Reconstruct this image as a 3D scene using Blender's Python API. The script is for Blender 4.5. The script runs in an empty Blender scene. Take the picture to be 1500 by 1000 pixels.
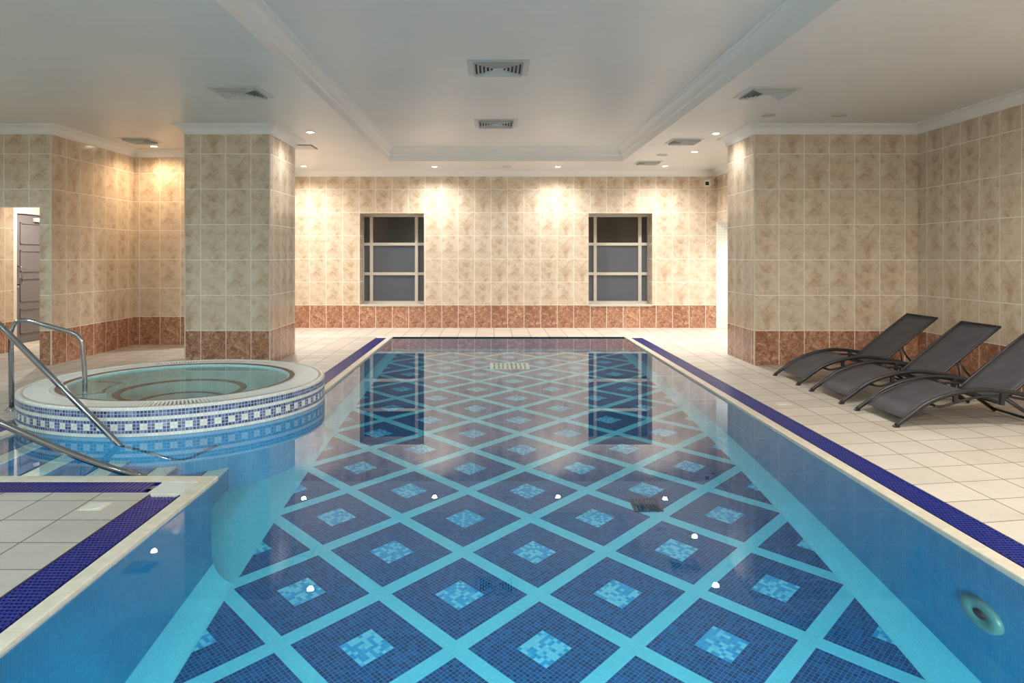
import bpy, bmesh, math, random
from mathutils import Vector, Matrix
PI = math.pi
random.seed(7)
SC = bpy.context.scene
COL = SC.collection

# ------------------------------------------------------------------ camera, world, exposure, lights
F, CU, CV, H = 1050.0, 722.0, 376.0, 1.30          # focal length in pixels, vanishing point, eye height
cam = bpy.data.cameras.new('camera'); cam_o = bpy.data.objects.new('camera', cam); COL.objects.link(cam_o)
cam.sensor_width = 36; cam.lens = F / 1500 * 36; cam.sensor_fit = 'HORIZONTAL'
cam.shift_x = (750 - CU) / 1500; cam.shift_y = -(500 - CV) / 1500
cam.clip_start = 0.05
cam_o.location = (0, 0, H); cam_o.rotation_euler = (PI / 2, 0, 0)
SC.camera = cam_o
SC.view_settings.view_transform = 'Standard'; SC.view_settings.look = 'None'
SC.view_settings.gamma = 1; SC.view_settings.use_curve_mapping = False
SC.view_settings.exposure = 0.36
W = bpy.data.worlds.new('world'); SC.world = W; W.use_nodes = True
W.node_tree.nodes['Background'].inputs[0].default_value = (0.02, 0.022, 0.03, 1)
W.node_tree.nodes['Background'].inputs[1].default_value = 0.3
SC.cycles.max_bounces = 12; SC.cycles.diffuse_bounces = 6; SC.cycles.glossy_bounces = 6; SC.cycles.transmission_bounces = 8
SC.cycles.caustics_refractive = True; SC.cycles.caustics_reflective = True
SC.cycles.blur_glossy = 1.0; SC.cycles.sample_clamp_indirect = 8.0

WARM = (1.0, 0.70, 0.42); MILD = (1.0, 0.97, 0.92); SIDE = (1.0, 0.91, 0.80); COOL = (0.60, 0.89, 1.0)
ZC, ZU = 2.88, 3.10                                   # lower and raised ceiling
# (x, y, colour, watts)
LAMPS = [(-3.29, 12.47, MILD, 21), (-1.02, 12.55, MILD, 21), (1.14, 12.55, MILD, 21), (2.99, 12.45, MILD, 24),
         (3.03, 10.77, MILD, 48), (-2.31, 9.07, MILD, 6), (-4.84, 10.24, WARM, 10), (2.85, 9.17, MILD, 5), (-3.08, 10.95, MILD, 52),  # last one: unseen lamp added behind the pillar to brighten the far end
         (3.3, 4.2, SIDE, 34), (3.3, 1.2, SIDE, 44), (-3.9, 4.2, COOL, 6), (-3.9, 1.2, COOL, 13),
         (-6.0, 5.4, COOL, 22), (-2.4, -1.2, COOL, 74), (0.2, -1.2, COOL, 60), (2.8, -1.2, SIDE, 48)]

# ------------------------------------------------------------------ helpers
def link(name, me, mat=None, parent=None):
    o = bpy.data.objects.new(name, me); COL.objects.link(o)
    if mat is not None:
        for m in (mat if isinstance(mat, (list, tuple)) else [mat]): me.materials.append(m)
    if parent is not None: o.parent = parent
    return o
def tag(o, label=None, cat=None, group=None, kind=None):
    if label: o['label'] = label
    if cat: o['category'] = cat
    if group: o['group'] = group
    if kind: o['kind'] = kind
    return o
def empty(name, loc=(0, 0, 0), rz=0, **k):
    o = bpy.data.objects.new(name, None); COL.objects.link(o); o.location = loc; o.rotation_euler = (0, 0, rz)
    o.empty_display_size = 0.1
    return tag(o, **k)
def copy_tree(o, parent=None):
    c = o.copy(); COL.objects.link(c)
    if parent is not None: c.parent = parent
    for ch in list(o.children): copy_tree(ch, c)
    return c

class MB:
    """collects shapes, builds one mesh"""
    def __init__(s): s.bm = bmesh.new(); s.uv = s.bm.loops.layers.uv.new('UVMap')
    def box(s, x0, x1, y0, y1, z0, z1, bev=0.0, mi=0):
        v = [s.bm.verts.new(p) for p in ((x0,y0,z0),(x1,y0,z0),(x1,y1,z0),(x0,y1,z0),(x0,y0,z1),(x1,y0,z1),(x1,y1,z1),(x0,y1,z1))]
        fs = [s.bm.faces.new([v[i] for i in q]) for q in ((3,2,1,0),(4,5,6,7),(0,1,5,4),(1,2,6,5),(2,3,7,6),(3,0,4,7))]
        for f in fs: f.material_index = mi
        if bev:
            es = list({e for f in fs for e in f.edges})
            bmesh.ops.bevel(s.bm, geom=es, offset=bev, segments=2, affect='EDGES', profile=0.5)
        return s
    def obox(s, c, ax, ay, az, hx, hy, hz):
        """oriented box: centre, three unit axes, three half sizes"""
        c, ax, ay, az = Vector(c), Vector(ax).normalized(), Vector(ay).normalized(), Vector(az).normalized()
        v = [s.bm.verts.new(c + ax*i*hx + ay*j*hy + az*k*hz) for i,j,k in ((-1,-1,-1),(1,-1,-1),(1,1,-1),(-1,1,-1),(-1,-1,1),(1,-1,1),(1,1,1),(-1,1,1))]
        for q in ((3,2,1,0),(4,5,6,7),(0,1,5,4),(1,2,6,5),(2,3,7,6),(3,0,4,7)): s.bm.faces.new([v[i] for i in q])
        return s
    def tube(s, pts, r, n=10, flat=1.0, up=(0,0,1), caps=True):
        """round (or flattened) tube along points"""
        pts = [Vector(p) for p in pts]; rings = []; up = Vector(up)
        for i, p in enumerate(pts):
            t = (pts[min(i+1, len(pts)-1)] - pts[max(i-1, 0)]).normalized()
            a = t.cross(up)
            if a.length < 1e-3: a = t.cross(Vector((1, 0.1, 0)))
            a.normalize(); b = a.cross(t).normalized()
            rings.append([s.bm.verts.new(p + a*math.cos(2*PI*k/n)*r + b*math.sin(2*PI*k/n)*r*flat) for k in range(n)])
        for A, B in zip(rings, rings[1:]):
            for k in range(n):
                f = s.bm.faces.new((A[k], A[(k+1) % n], B[(k+1) % n], B[k])); f.smooth = True
        if caps:
            s.bm.faces.new(rings[0][::-1]); s.bm.faces.new(rings[-1])
        return s
    def lathe(s, prof, c=(0, 0, 0), n=64, smooth=True, closed=False, uvr=None, a0=0, mi=0):
        """profile of (radius, z) spun about z; UV u = angle * uvr, v = running length"""
        rings = []; c = Vector(c)
        for r, z in prof:
            rings.append([s.bm.verts.new(c + Vector((r*math.cos(a0+2*PI*k/n), r*math.sin(a0+2*PI*k/n), z))) for k in range(n)])
        L = [0]
        for (r0, z0), (r1, z1) in zip(prof, prof[1:]): L.append(L[-1] + math.hypot(r1-r0, z1-z0))
        seg = list(range(len(prof)-1))
        for i in seg:
            A, B = rings[i], rings[i+1]
            for k in range(n):
                f = s.bm.faces.new((A[k], A[(k+1) % n], B[(k+1) % n], B[k])); f.smooth = smooth; f.material_index = mi
                if uvr:
                    us = (k/n, (k+1)/n, (k+1)/n, k/n); vs = (L[i], L[i], L[i+1], L[i+1])
                    for lp, u, v in zip(f.loops, us, vs): lp[s.uv].uv = (u*2*PI*uvr, v)
        if closed:
            A, B = rings[-1], rings[0]
            for k in range(n):
                f = s.bm.faces.new((A[k], A[(k+1) % n], B[(k+1) % n], B[k])); f.smooth = smooth
        return s
    def disc(s, r, z, c=(0, 0, 0), n=48, down=False):
        vs = [s.bm.verts.new(Vector(c) + Vector((r*math.cos(2*PI*k/n), r*math.sin(2*PI*k/n), z))) for k in range(n)]
        s.bm.faces.new(vs[::-1] if down else vs)
        return s
    def poly(s, pts, uvs=None):
        f = s.bm.faces.new([s.bm.verts.new(p) for p in pts])
        if uvs:
            for lp, u in zip(f.loops, uvs): lp[s.uv].uv = u
        return s
    def prism(s, pts, z0, z1):
        """polygon (x, y) extruded from z0 to z1"""
        a = [s.bm.verts.new((x, y, z1)) for x, y in pts]; b = [s.bm.verts.new((x, y, z0)) for x, y in pts]; n = len(pts)
        top = s.bm.faces.new(a); bot = s.bm.faces.new(b[::-1])
        for i in range(n): s.bm.faces.new((b[i], b[(i+1) % n], a[(i+1) % n], a[i]))
        top.normal_update(); bot.normal_update()
        bmesh.ops.triangulate(s.bm, faces=[top, bot], ngon_method='EAR_CLIP')
        return s
    def build(s, name, mat=None, parent=None, weld=False):
        if weld: bmesh.ops.remove_doubles(s.bm, verts=s.bm.verts, dist=1e-5)
        bmesh.ops.recalc_face_normals(s.bm, faces=s.bm.faces) if not getattr(s, 'keep', False) else None
        me = bpy.data.meshes.new(name); s.bm.to_mesh(me); s.bm.free()
        return link(name, me, mat, parent)

def struct(o, label=None): return tag(o, label, kind='structure')

# ------------------------------------------------------------------ node materials
class X:
    """a node socket with arithmetic"""
    nt = None
    def __init__(s, k): s.k = k
    @staticmethod
    def op(name, *a):
        n = X.nt.nodes.new('ShaderNodeMath'); n.operation = name
        for i, v in enumerate(a):
            if isinstance(v, X): X.nt.links.new(v.k, n.inputs[i])
            else: n.inputs[i].default_value = v
        return X(n.outputs[0])
    def __add__(s, o): return X.op('ADD', s, o)
    __radd__ = __add__
    def __sub__(s, o): return X.op('SUBTRACT', s, o)
    def __rsub__(s, o): return X.op('SUBTRACT', o, s)
    def __mul__(s, o): return X.op('MULTIPLY', s, o)
    __rmul__ = __mul__
    def __truediv__(s, o): return X.op('DIVIDE', s, o)
    def floor(s): return X.op('FLOOR', s)
    def fract(s): return X.op('FRACT', s)
    def abs(s): return X.op('ABSOLUTE', s)
    def mod(s, m): return X.op('FLOORED_MODULO', s, m)
    def lt(s, o): return X.op('LESS_THAN', s, o)
    def gt(s, o): return X.op('GREATER_THAN', s, o)
    def min(s, o): return X.op('MINIMUM', s, o)
    def max(s, o): return X.op('MAXIMUM', s, o)
def lin(r, g, b):
    f = lambda c: (c/12.92 if c <= 0.04045 else ((c+0.055)/1.055)**2.4)
    return (f(r/255), f(g/255), f(b/255), 1)
def new_mat(name, base=(200, 200, 200), rough=0.5, metal=0.0, spec=0.5, **k):
    m = bpy.data.materials.new(name); m.use_nodes = True
    b = m.node_tree.nodes['Principled BSDF']
    b.inputs['Base Color'].default_value = lin(*base); b.inputs['Roughness'].default_value = rough
    b.inputs['Metallic'].default_value = metal; b.inputs['Specular IOR Level'].default_value = spec
    X.nt = m.node_tree
    return m
def bsdf(m): return m.node_tree.nodes['Principled BSDF']
def setc(m, col, inp='Base Color'): m.node_tree.links.new(col, bsdf(m).inputs[inp])
def mix(fac, a, b):
    n = X.nt.nodes.new('ShaderNodeMix'); n.data_type = 'RGBA'
    for sock, v in ((n.inputs[0], fac), (n.inputs[6], a), (n.inputs[7], b)):
        if isinstance(v, X): X.nt.links.new(v.k, sock)
        elif hasattr(v, 'is_output'): X.nt.links.new(v, sock)
        else: sock.default_value = v
    return n.outputs[2]
def coords(kind='Object'):
    t = X.nt.nodes.new('ShaderNodeTexCoord'); s = X.nt.nodes.new('ShaderNodeSeparateXYZ')
    X.nt.links.new(t.outputs[kind], s.inputs[0])
    return X(s.outputs[0]), X(s.outputs[1]), X(s.outputs[2]), t.outputs[kind]
def vec(x, y, z=0.0):
    c = X.nt.nodes.new('ShaderNodeCombineXYZ')
    for i, v in enumerate((x, y, z)):
        if isinstance(v, X): X.nt.links.new(v.k, c.inputs[i])
        else: c.inputs[i].default_value = v
    return c.outputs[0]
def noise(v, scale, detail=3.0, rough=0.55, dist=0.0):
    n = X.nt.nodes.new('ShaderNodeTexNoise'); X.nt.links.new(v, n.inputs['Vector'])
    n.inputs['Scale'].default_value = scale; n.inputs['Detail'].default_value = detail
    n.inputs['Roughness'].default_value = rough; n.inputs['Distortion'].default_value = dist
    return X(n.outputs[0])
def rnd(v):
    n = X.nt.nodes.new('ShaderNodeTexWhiteNoise'); n.noise_dimensions = '3D'; X.nt.links.new(v, n.inputs['Vector'])
    return X(n.outputs['Value'])
def ramp(x, stops):
    n = X.nt.nodes.new('ShaderNodeValToRGB'); X.nt.links.new(x.k, n.inputs[0]); e = n.color_ramp.elements
    while len(e) < len(stops): e.new(0.5)
    for el, (p, c) in zip(e, stops): el.position = p; el.color = lin(*c)
    return n.outputs[0]
def bump(m, h, dist, strength=0.5):
    n = X.nt.nodes.new('ShaderNodeBump'); X.nt.links.new(h.k, n.inputs['Height'])
    n.inputs['Distance'].default_value = dist; n.inputs['Strength'].default_value = strength
    X.nt.links.new(n.outputs[0], bsdf(m).inputs['Normal'])

PW, PH, BAND = 0.302, 0.424, 0.415
def wall_tile():
    m = new_mat('beige_wall_tile', rough=0.16)
    u, v, _, uv = coords('UV')
    tu = u / PW; tv = (v - (BAND - PH)) / PH
    fu, fv, iu, iv = tu.fract(), tv.fract(), tu.floor(), tv.floor()
    d = (fu.min(1 - fu) * PW).min(fv.min(1 - fv) * PH)
    grout = d.lt(0.0036)
    r = rnd(vec(iu, iv, 3.0))
    kind = (r * 5).floor()
    n1 = noise(vec(fu * 0.75, fv, kind * 3.7), 3.2, 6, 0.62, 0.6)
    n2 = noise(vec(fu * 0.75, fv, kind * 1.3 + 9), 17, 5, 0.7)
    blob = X.op('SMOOTH_MIN', ((fu - 0.45).abs() * 1.4 + (fv - 0.33).abs() * 1.1), 0.8, 0.2)
    t = n1 * 0.75 + n2 * 0.35 - blob * 0.12 + r * 0.05
    beige = ramp(t, [(0.32, (226, 213, 195)), (0.48, (213, 196, 174)), (0.62, (194, 171, 146)), (0.78, (166, 137, 111))])
    n3 = noise(vec(fu * 0.75, fv, kind * 5.1), 6.5, 6, 0.68, 1.2)
    red = ramp(n3 + r * 0.06, [(0.36, (208, 172, 148)), (0.50, (178, 132, 106)), (0.64, (140, 96, 76))])
    c = mix(iv.lt(1), beige, red)
    c = mix(grout, c, lin(240, 233, 220))
    setc(m, c); setc(m, (grout * 0.5 + 0.16).k, 'Roughness')
    bump(m, (1 - grout) + n2 * 0.06, 0.0015, 0.35)
    return m
def white_mosaic():
    m = new_mat('white_mosaic', rough=0.2)
    u, v, _, uv = coords('UV')
    fu, fv = (u / 0.05).fract(), (v / 0.05).fract()
    g = fu.min(1 - fu).min(fv.min(1 - fv)).lt(0.04)
    setc(m, mix(g, lin(236, 234, 226), lin(196, 196, 190)))
    return m
def deck_tile(name, skew, px, py, ox, oy, cols=((208, 200, 189), (197, 188, 177), (180, 170, 158))):
    m = new_mat(name, rough=0.42)
    x, y, z, o = coords()
    tx = (x - ox) / px; ty = (y - skew * (x - ox) - oy) / py
    fx, fy = tx.fract(), ty.fract()
    g = (fx.min(1 - fx) * px).min(fy.min(1 - fy) * py)
    n = noise(o, 2.3, 5, 0.6); n2 = noise(o, 26, 4, 0.6)
    r = rnd(vec(tx.floor(), ty.floor(), 1.0))
    c = ramp(n * 0.6 + n2 * 0.25 + r * 0.22, [(0.3, cols[0]), (0.55, cols[1]), (0.8, cols[2])])
    gm = g.lt(0.0034)
    setc(m, mix(gm, c, lin(96, 84, 72)))
    setc(m, (gm * 0.4 + 0.36 + n2 * 0.14).k, 'Roughness')
    bump(m, (1 - gm) + n2 * 0.1, 0.002, 0.3)
    return m
def ceiling_paint():
    m = new_mat('ceiling_paint', (214, 211, 206), rough=0.38)
    x, y, z, o = coords()
    n = noise(vec(x * 1.5, y * 22, z), 1.0, 4, 0.6); n2 = noise(o, 0.9, 2)
    setc(m, ramp(n * 0.5 + n2 * 0.5, [(0.3, (218, 217, 215)), (0.7, (229, 228, 226))]))
    setc(m, (n * 0.25 + 0.27).k, 'Roughness')
    bump(m, n, 0.004, 0.25)
    return m
T = 0.6498 / 29
def pool_floor():
    m = new_mat('pool_floor_mosaic', rough=0.25)
    x, y, z, o = coords()
    s2 = math.sqrt(0.5)
    p = ((x - 0.266) + (y - 3.709)) * (s2 / T) + 14.5
    q = ((x - 0.266) - (y - 3.709)) * (s2 / T) + 14.5
    ip, iq = p.floor(), q.floor()
    a = (ip.mod(29) - 14).abs().max((iq.mod(29) - 14).abs())
    r = rnd(vec(ip, iq, 2.0))
    fp, fq = p.fract(), q.fract()
    g = fp.min(1 - fp).min(fq.min(1 - fq)).lt(0.06)
    inside = x.gt(-1.52) * x.lt(2.055) * y.lt(11.63)
    light = mix(g * 0.5, mix(r, lin(82, 194, 220), lin(92, 202, 226)), lin(76, 178, 204))
    dark = mix(g, ramp(r, [(0.0, (0, 42, 92)), (0.5, (0, 62, 120)), (1.0, (0, 84, 146))]), lin(40, 132, 178))
    med = mix(g * 0.6, ramp(r, [(0.0, (0, 138, 204)), (0.52, (24, 156, 212)), (0.62, (84, 192, 222)), (1.0, (100, 202, 228))]), lin(80, 176, 206))
    pat = mix(a.lt(4.5), mix(a.lt(12.5), light, dark), med)
    setc(m, mix(inside, light, pat))
    return m
def pool_wall():
    m = new_mat('pool_wall_mosaic', rough=0.25)
    u, v, _, uv = coords('UV')
    tu, tv = u / 0.0235, v / 0.0235
    fu, fv = tu.fract(), tv.fract()
    g = fu.min(1 - fu).min(fv.min(1 - fv)).lt(0.06)
    r = rnd(vec(tu.floor(), tv.floor(), 5.0))
    wallc = mix(g * 0.55, mix(r, lin(0, 120, 168), lin(6, 134, 182)), lin(0, 92, 132))  # the floor's tile painted deeper blue for the dimmer light on the wall
    pale = mix(g * 0.5, mix(r, lin(82, 194, 220), lin(92, 202, 226)), lin(76, 178, 204))
    setc(m, mix(v.gt(1.27), wallc, pale))            # rounded foot keeps the floor's pale colour, without the painted shade
    return m
def tub_mosaic():
    """nine courses: white, two blue, white, blue, two of white-blue check, blue, white (v runs up from the pool water)"""
    m = new_mat('hot_tub_mosaic', rough=0.2)
    u, v, _, uv = coords('UV')
    tu, tv = u / 0.0257, (v - 1.48) / 0.0239
    fu, fv, iu, iv = tu.fract(), tv.fract(), tu.floor(), tv.floor()
    g = fu.min(1 - fu).min(fv.min(1 - fv)).lt(0.07)
    r = rnd(vec(iu, iv, 1.0))
    is_ = lambda k: iv.gt(k - 0.5) * iv.lt(k + 0.5)
    check = (iv.gt(1.5) * iv.lt(3.5)) * (iu.mod(4)).lt(1.5)
    white = is_(0.0).max(is_(5.0)).max(iv.gt(7.5)).max(check)
    blue = ramp(r, [(0.0, (50, 60, 104)), (0.5, (82, 97, 146)), (0.85, (118, 132, 170)), (1.0, (100, 106, 128))])
    wht = mix(r, lin(218, 214, 204), lin(232, 230, 222))
    c = mix(white, blue, wht)
    c = mix(g, c, lin(200, 202, 200))
    under = mix(g * 0.55, mix(r, lin(26, 136, 184), lin(40, 150, 196)), lin(14, 98, 140))
    setc(m, mix(iv.lt(-0.5), c, under))
    bump(m, 1 - g, 0.001, 0.4)
    return m
def small_mosaic(name, c0, c1, gc, t=0.024):
    m = new_mat(name, rough=0.25)
    u, v, _, uv = coords('UV')
    tu, tv = u / t, v / t
    fu, fv = tu.fract(), tv.fract()
    g = fu.min(1 - fu).min(fv.min(1 - fv)).lt(0.07)
    r = rnd(vec(tu.floor(), tv.floor(), 5.0))
    setc(m, mix(g, mix(r, lin(*c0), lin(*c1)), lin(*gc)))
    return m
def coping_tile():
    m = new_mat('cream_coping_tile', rough=0.35)
    x, y, z, o = coords()
    f = (x / 0.145 + y / 0.145).fract() if False else (y / 0.146).fract()
    g = f.lt(0.02)
    n = noise(o, 14, 3)
    setc(m, mix(g * 0.5, ramp(n, [(0.3, (214, 205, 189)), (0.7, (198, 188, 170))]), lin(168, 156, 138)))
    return m
def pane_mat(name, c, rough):
    m = new_mat(name, c, rough=rough)
    return m
def emit(name, col, s):
    m = bpy.data.materials.new(name); m.use_nodes = True; nt = m.node_tree; nt.nodes.clear()
    e = nt.nodes.new('ShaderNodeEmission'); o = nt.nodes.new('ShaderNodeOutputMaterial'); nt.links.new(e.outputs[0], o.inputs[0])
    e.inputs[0].default_value = (*col, 1); e.inputs[1].default_value = s
    return m
def water(name, tint):
    m = bpy.data.materials.new(name); m.use_nodes = True; nt = m.node_tree; nt.nodes.clear()
    g = nt.nodes.new('ShaderNodeBsdfGlass'); o = nt.nodes.new('ShaderNodeOutputMaterial'); nt.links.new(g.outputs[0], o.inputs[0])
    g.inputs['Color'].default_value = (*tint, 1); g.inputs['Roughness'].default_value = 0.0; g.inputs['IOR'].default_value = 1.333
    return m
def fabric():
    m = new_mat('charcoal_sling_fabric', (66, 66, 74), rough=0.55)
    x, y, z, o = coords()
    w = ((x * 420).fract() - 0.5).abs() + ((y * 420).fract() - 0.5).abs()
    n = noise(o, 6, 3)
    setc(m, ramp(w * 0.4 + n * 0.5, [(0.3, (60, 60, 67)), (0.7, (88, 88, 95))]))
    bump(m, w, 0.0006, 0.4)
    return m

M = dict(tile=wall_tile(), wmos=white_mosaic(), ceil=ceiling_paint(), plaster=new_mat('white_plaster_moulding', (234, 233, 231), 0.45),
         deckR=deck_tile('deck_tile_by_loungers', 0.17, 0.3025, 0.292, 2.681, 0.05),
         deckL=deck_tile('deck_tile_by_hot_tub', 0.0, 0.272, 0.281, -2.152, 3.824, ((190, 183, 175), (178, 170, 162), (160, 152, 144))),
         deckB=deck_tile('deck_tile_by_windows', 0.0, 0.30, 0.30, 0.02, 11.66),
         pfloor=pool_floor(), pwall=pool_wall(), tub=tub_mosaic(), cope=coping_tile(),
         white=new_mat('white_plastic', (232, 230, 226), 0.35), cream=new_mat('cream_plastic', (216, 204, 184), 0.4),
         ddrain=new_mat('dark_blue_drain_plastic', (6, 50, 84), 0.5), wdrain=new_mat('pale_drain_plastic', (168, 224, 230), 0.4), aqua=new_mat('aqua_plastic', (74, 134, 134), 0.35), black=new_mat('black_void', (10, 10, 11), 0.6), channel=new_mat('dark_drain_channel', (14, 15, 30), 0.5),
         grate=new_mat('blue_grate_plastic', (14, 34, 122), 0.34), steel=new_mat('polished_steel', (172, 172, 176), 0.12, metal=1.0),
         frame=new_mat('charcoal_powder_coat', (34, 34, 37), 0.38), sling=fabric(),
         ventw=new_mat('vent_white_metal', (198, 198, 194), 0.45), louv=new_mat('vent_louver_metal', (206, 208, 206), 0.45),
         wframe=new_mat('window_frame_paint', (196, 190, 178), 0.45), pane_hi=pane_mat('dark_window_glass', (40, 36, 32), 0.12),
         pane_lo=pane_mat('frosted_window_glass', (84, 88, 98), 0.3), plate=new_mat('off_white_plate_plastic', (206, 202, 194), 0.45), bronze=new_mat('brown_bracket_paint', (92, 70, 54), 0.5), door=new_mat('grey_door_paint', (112, 107, 112), 0.4),
         doorf=new_mat('white_door_frame_paint', (204, 199, 191), 0.45), corr=new_mat('corridor_plaster', (238, 232, 220), 0.6),
         nosing=small_mosaic('pale_nosing_mosaic', (176, 206, 200), (196, 220, 212), (140, 176, 176)),
         dline=new_mat('dark_nosing_line', (30, 60, 90), 0.4),
         tubw=small_mosaic('hot_tub_pale_mosaic', (168, 208, 212), (184, 220, 222), (150, 190, 198)),
         tubrim=small_mosaic('hot_tub_rim_mosaic', (222, 218, 208), (236, 234, 228), (196, 194, 190)),
         tubdark=small_mosaic('brown_ring_mosaic', (46, 33, 46), (66, 50, 60), (92, 80, 88)),
         lens=emit('lit_lamp_lens', (1.0, 0.93, 0.82), 40.0), ulens=emit('added_pool_lamp_lens', (0.82, 0.95, 1.0), 12.0), lensw=emit('lit_warm_lamp_lens', (1.0, 0.88, 0.7), 40.0),
         pwater=water('pool_water', (0.97, 0.995, 1.0)), twater=water('hot_tub_water', (0.9, 0.99, 0.98)))

# ------------------------------------------------------------------ room shell
XL, XR, YB, YN = -6.6, 5.10, 13.125, -2.5
YP = 8.6                                                # face of the pier, of the pillar and of the left wall
def wall(name, a, b, z0, z1, holes=(), phase=0.0, mat=None, parent=None, flip=False):
    """vertical wall from plan point a to b (u runs along it in metres from a), with holes (u0, u1, z0, z1); UV = (u - phase, z)"""
    a, b = Vector(a), Vector(b); L = (b - a).length; d = (b - a) / L
    us = sorted({0.0, L, *[h[0] for h in holes], *[h[1] for h in holes]}); zs = sorted({z0, z1, *[h[2] for h in holes], *[h[3] for h in holes]})
    mb = MB(); V = {}
    def vert(u, z):
        if (u, z) not in V: V[(u, z)] = mb.bm.verts.new((a.x + d.x*u, a.y + d.y*u, z))
        return V[(u, z)]
    for u0, u1 in zip(us, us[1:]):
        for w0, w1 in zip(zs, zs[1:]):
            um, wm = (u0+u1)/2, (w0+w1)/2
            if any(h[0] < um < h[1] and h[2] < wm < h[3] for h in holes): continue
            f = mb.bm.faces.new((vert(u0, w0), vert(u1, w0), vert(u1, w1), vert(u0, w1)))
            for lp, uv in zip(f.loops, ((u0, w0), (u1, w0), (u1, w1), (u0, w1))): lp[mb.uv].uv = (uv[0] - phase, uv[1])
    mb.keep = True
    return struct(mb.build(name, mat or M['tile'], parent))

# windows in the back wall: opening x0, x1
WZ0, WZ1, YW = 0.4125, 2.095, 13.52
WIN = [(-2.4375, -1.2625), (1.7525, 2.9175)]
XBL = -3.7                                              # left end of the back wall
wall('wall_back', (XBL, YB), (4.09, YB), 0, ZC, [(x0 - XBL, x1 - XBL, WZ0, WZ1) for x0, x1 in WIN], phase=(-2.447 - XBL) % PW)
wall('wall_alcove_side', (XBL, 10.6), (XBL, YB), 0, ZC)
wall('wall_alcove_back', (-5.30, 10.6), (XBL, 10.6), 0, ZC, phase=(-5.225 + 5.30) % PW)
wall('wall_alcove_left', (-5.30, YP), (-5.30, 10.6), 0, ZC, phase=(8.912 - YP) % PW)
wall('wall_left_front', (XL, YP), (-5.30, YP), 0, ZC, [(0, 1.162, 0, 1.9)], phase=(-5.867 - XL) % PW)
wall('wall_jamb', (-5.438, YP), (-5.438, 10.6), 0, 2.42, phase=0.1)
wall('wall_jamb_far', (-5.438, 10.6), (-5.438, 12.2), 0, 2.42, phase=0.1)
wall('wall_left', (XL, YN), (XL, 9.87), 0, ZC, phase=0.12)
wall('wall_front', (XL, YN), (XR, YN), 0, ZC, phase=0.1)
wall('wall_right', (XR, YN), (XR, YP), 0, ZC, phase=(8.424 - YN) % PW)
wall('wall_pier_front', (3.137, YP), (XR, YP), 0, ZC, phase=(3.434 - 3.137) % PW)
wall('wall_pier_side', (3.137, YP), (3.137, 9.58), 0, ZC, phase=0.1)
wall('wall_pier_back', (3.137, 9.58), (4.09, 9.58), 0, ZC, phase=0.1)
wall('wall_right_far', (4.09, 9.58), (4.09, YB), 0, ZC, [(0.7, 3.545, 0, 1.94)], phase=0.1)
# shower recess behind the far right wall
wall('wall_shower_back', (4.09, YB + 0.002), (XR + 0.6, YB + 0.002), 0, 1.94, mat=M['wmos'])
wall('wall_shower_side', (XR + 0.6, 10.28), (XR + 0.6, YB), 0, 1.94, mat=M['wmos'])
wall('wall_shower_near', (4.09, 10.28), (XR + 0.6, 10.28), 0, 1.94, mat=M['wmos'])
b = MB(); b.box(4.092, XR + 0.6, 10.28, YB, 1.94, 2.0); struct(b.build('ceiling_shower', M['plaster']))
b = MB(); b.box(XR, XR + 0.6, 10.28, 11.67, -0.05, 0.0); b.box(XR, XR + 0.6, 11.67, YB, -0.05, 0.0); struct(b.build('floor_shower', M['deckB']))
# corridor behind the left opening
wall('wall_corridor_return', (XL, 9.87), (-7.1, 9.87), 0, 2.42, phase=0.1)
wall('wall_corridor_door', (-7.1, 9.87), (-7.1, 12.2), 0, 2.42, [(0.71, 1.65, 0, 1.985)], mat=M['corr'])
wall('wall_corridor_end', (-7.1, 12.2), (-5.438, 12.2), 0, 2.42, mat=M['corr'])
b = MB(); b.box(-7.1, -5.438, YP + 0.14, 12.2, 2.42, 2.5); struct(b.build('ceiling_corridor', M['corr']))
b = MB(); b.box(-7.1, XL, 9.87, 12.2, -0.05, 0.0); struct(b.build('floor_corridor', M['deckB']))
b = MB(); b.box(XL, -5.438, YP + 0.001, YP + 0.14, 1.9, 1.94); struct(b.build('trim_20', M['plaster']))

# free-standing tiled pillar behind the hot tub
CX0, CX1, CY0, CY1 = -3.694, -2.678, YP, 9.70
mb = MB(); pts = [(CX0, CY0), (CX1, CY0), (CX1, CY1), (CX0, CY1)]
run = [(CX1 - CX0, (-3.505 - CX0)), (CY1 - CY0, 0.16), (CX1 - CX0, 0.1), (CY1 - CY0, 0.1)]
for i in range(4):
    p, q = pts[i], pts[(i+1) % 4]; L, ph = run[i]
    mb.poly([(p[0], p[1], 0), (q[0], q[1], 0), (q[0], q[1], ZC), (p[0], p[1], ZC)], [(-ph, 0), (L - ph, 0), (L - ph, ZC), (-ph, ZC)])
pil = struct(mb.build('pillar', M['tile'], weld=True)); pil['label'] = 'square tiled pillar standing behind the round hot tub'
# pale corner beads
n = 1
for (x, y) in ((CX0, CY0), (CX1, CY0), (3.137, YP), (-5.30, YP)):
    mb = MB(); mb.box(x - 0.007, x + 0.007, y - 0.005, y + 0.006, 0, ZC - 0.1); struct(mb.build(f'trim_{n}', M['cream'])); n += 1

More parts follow.
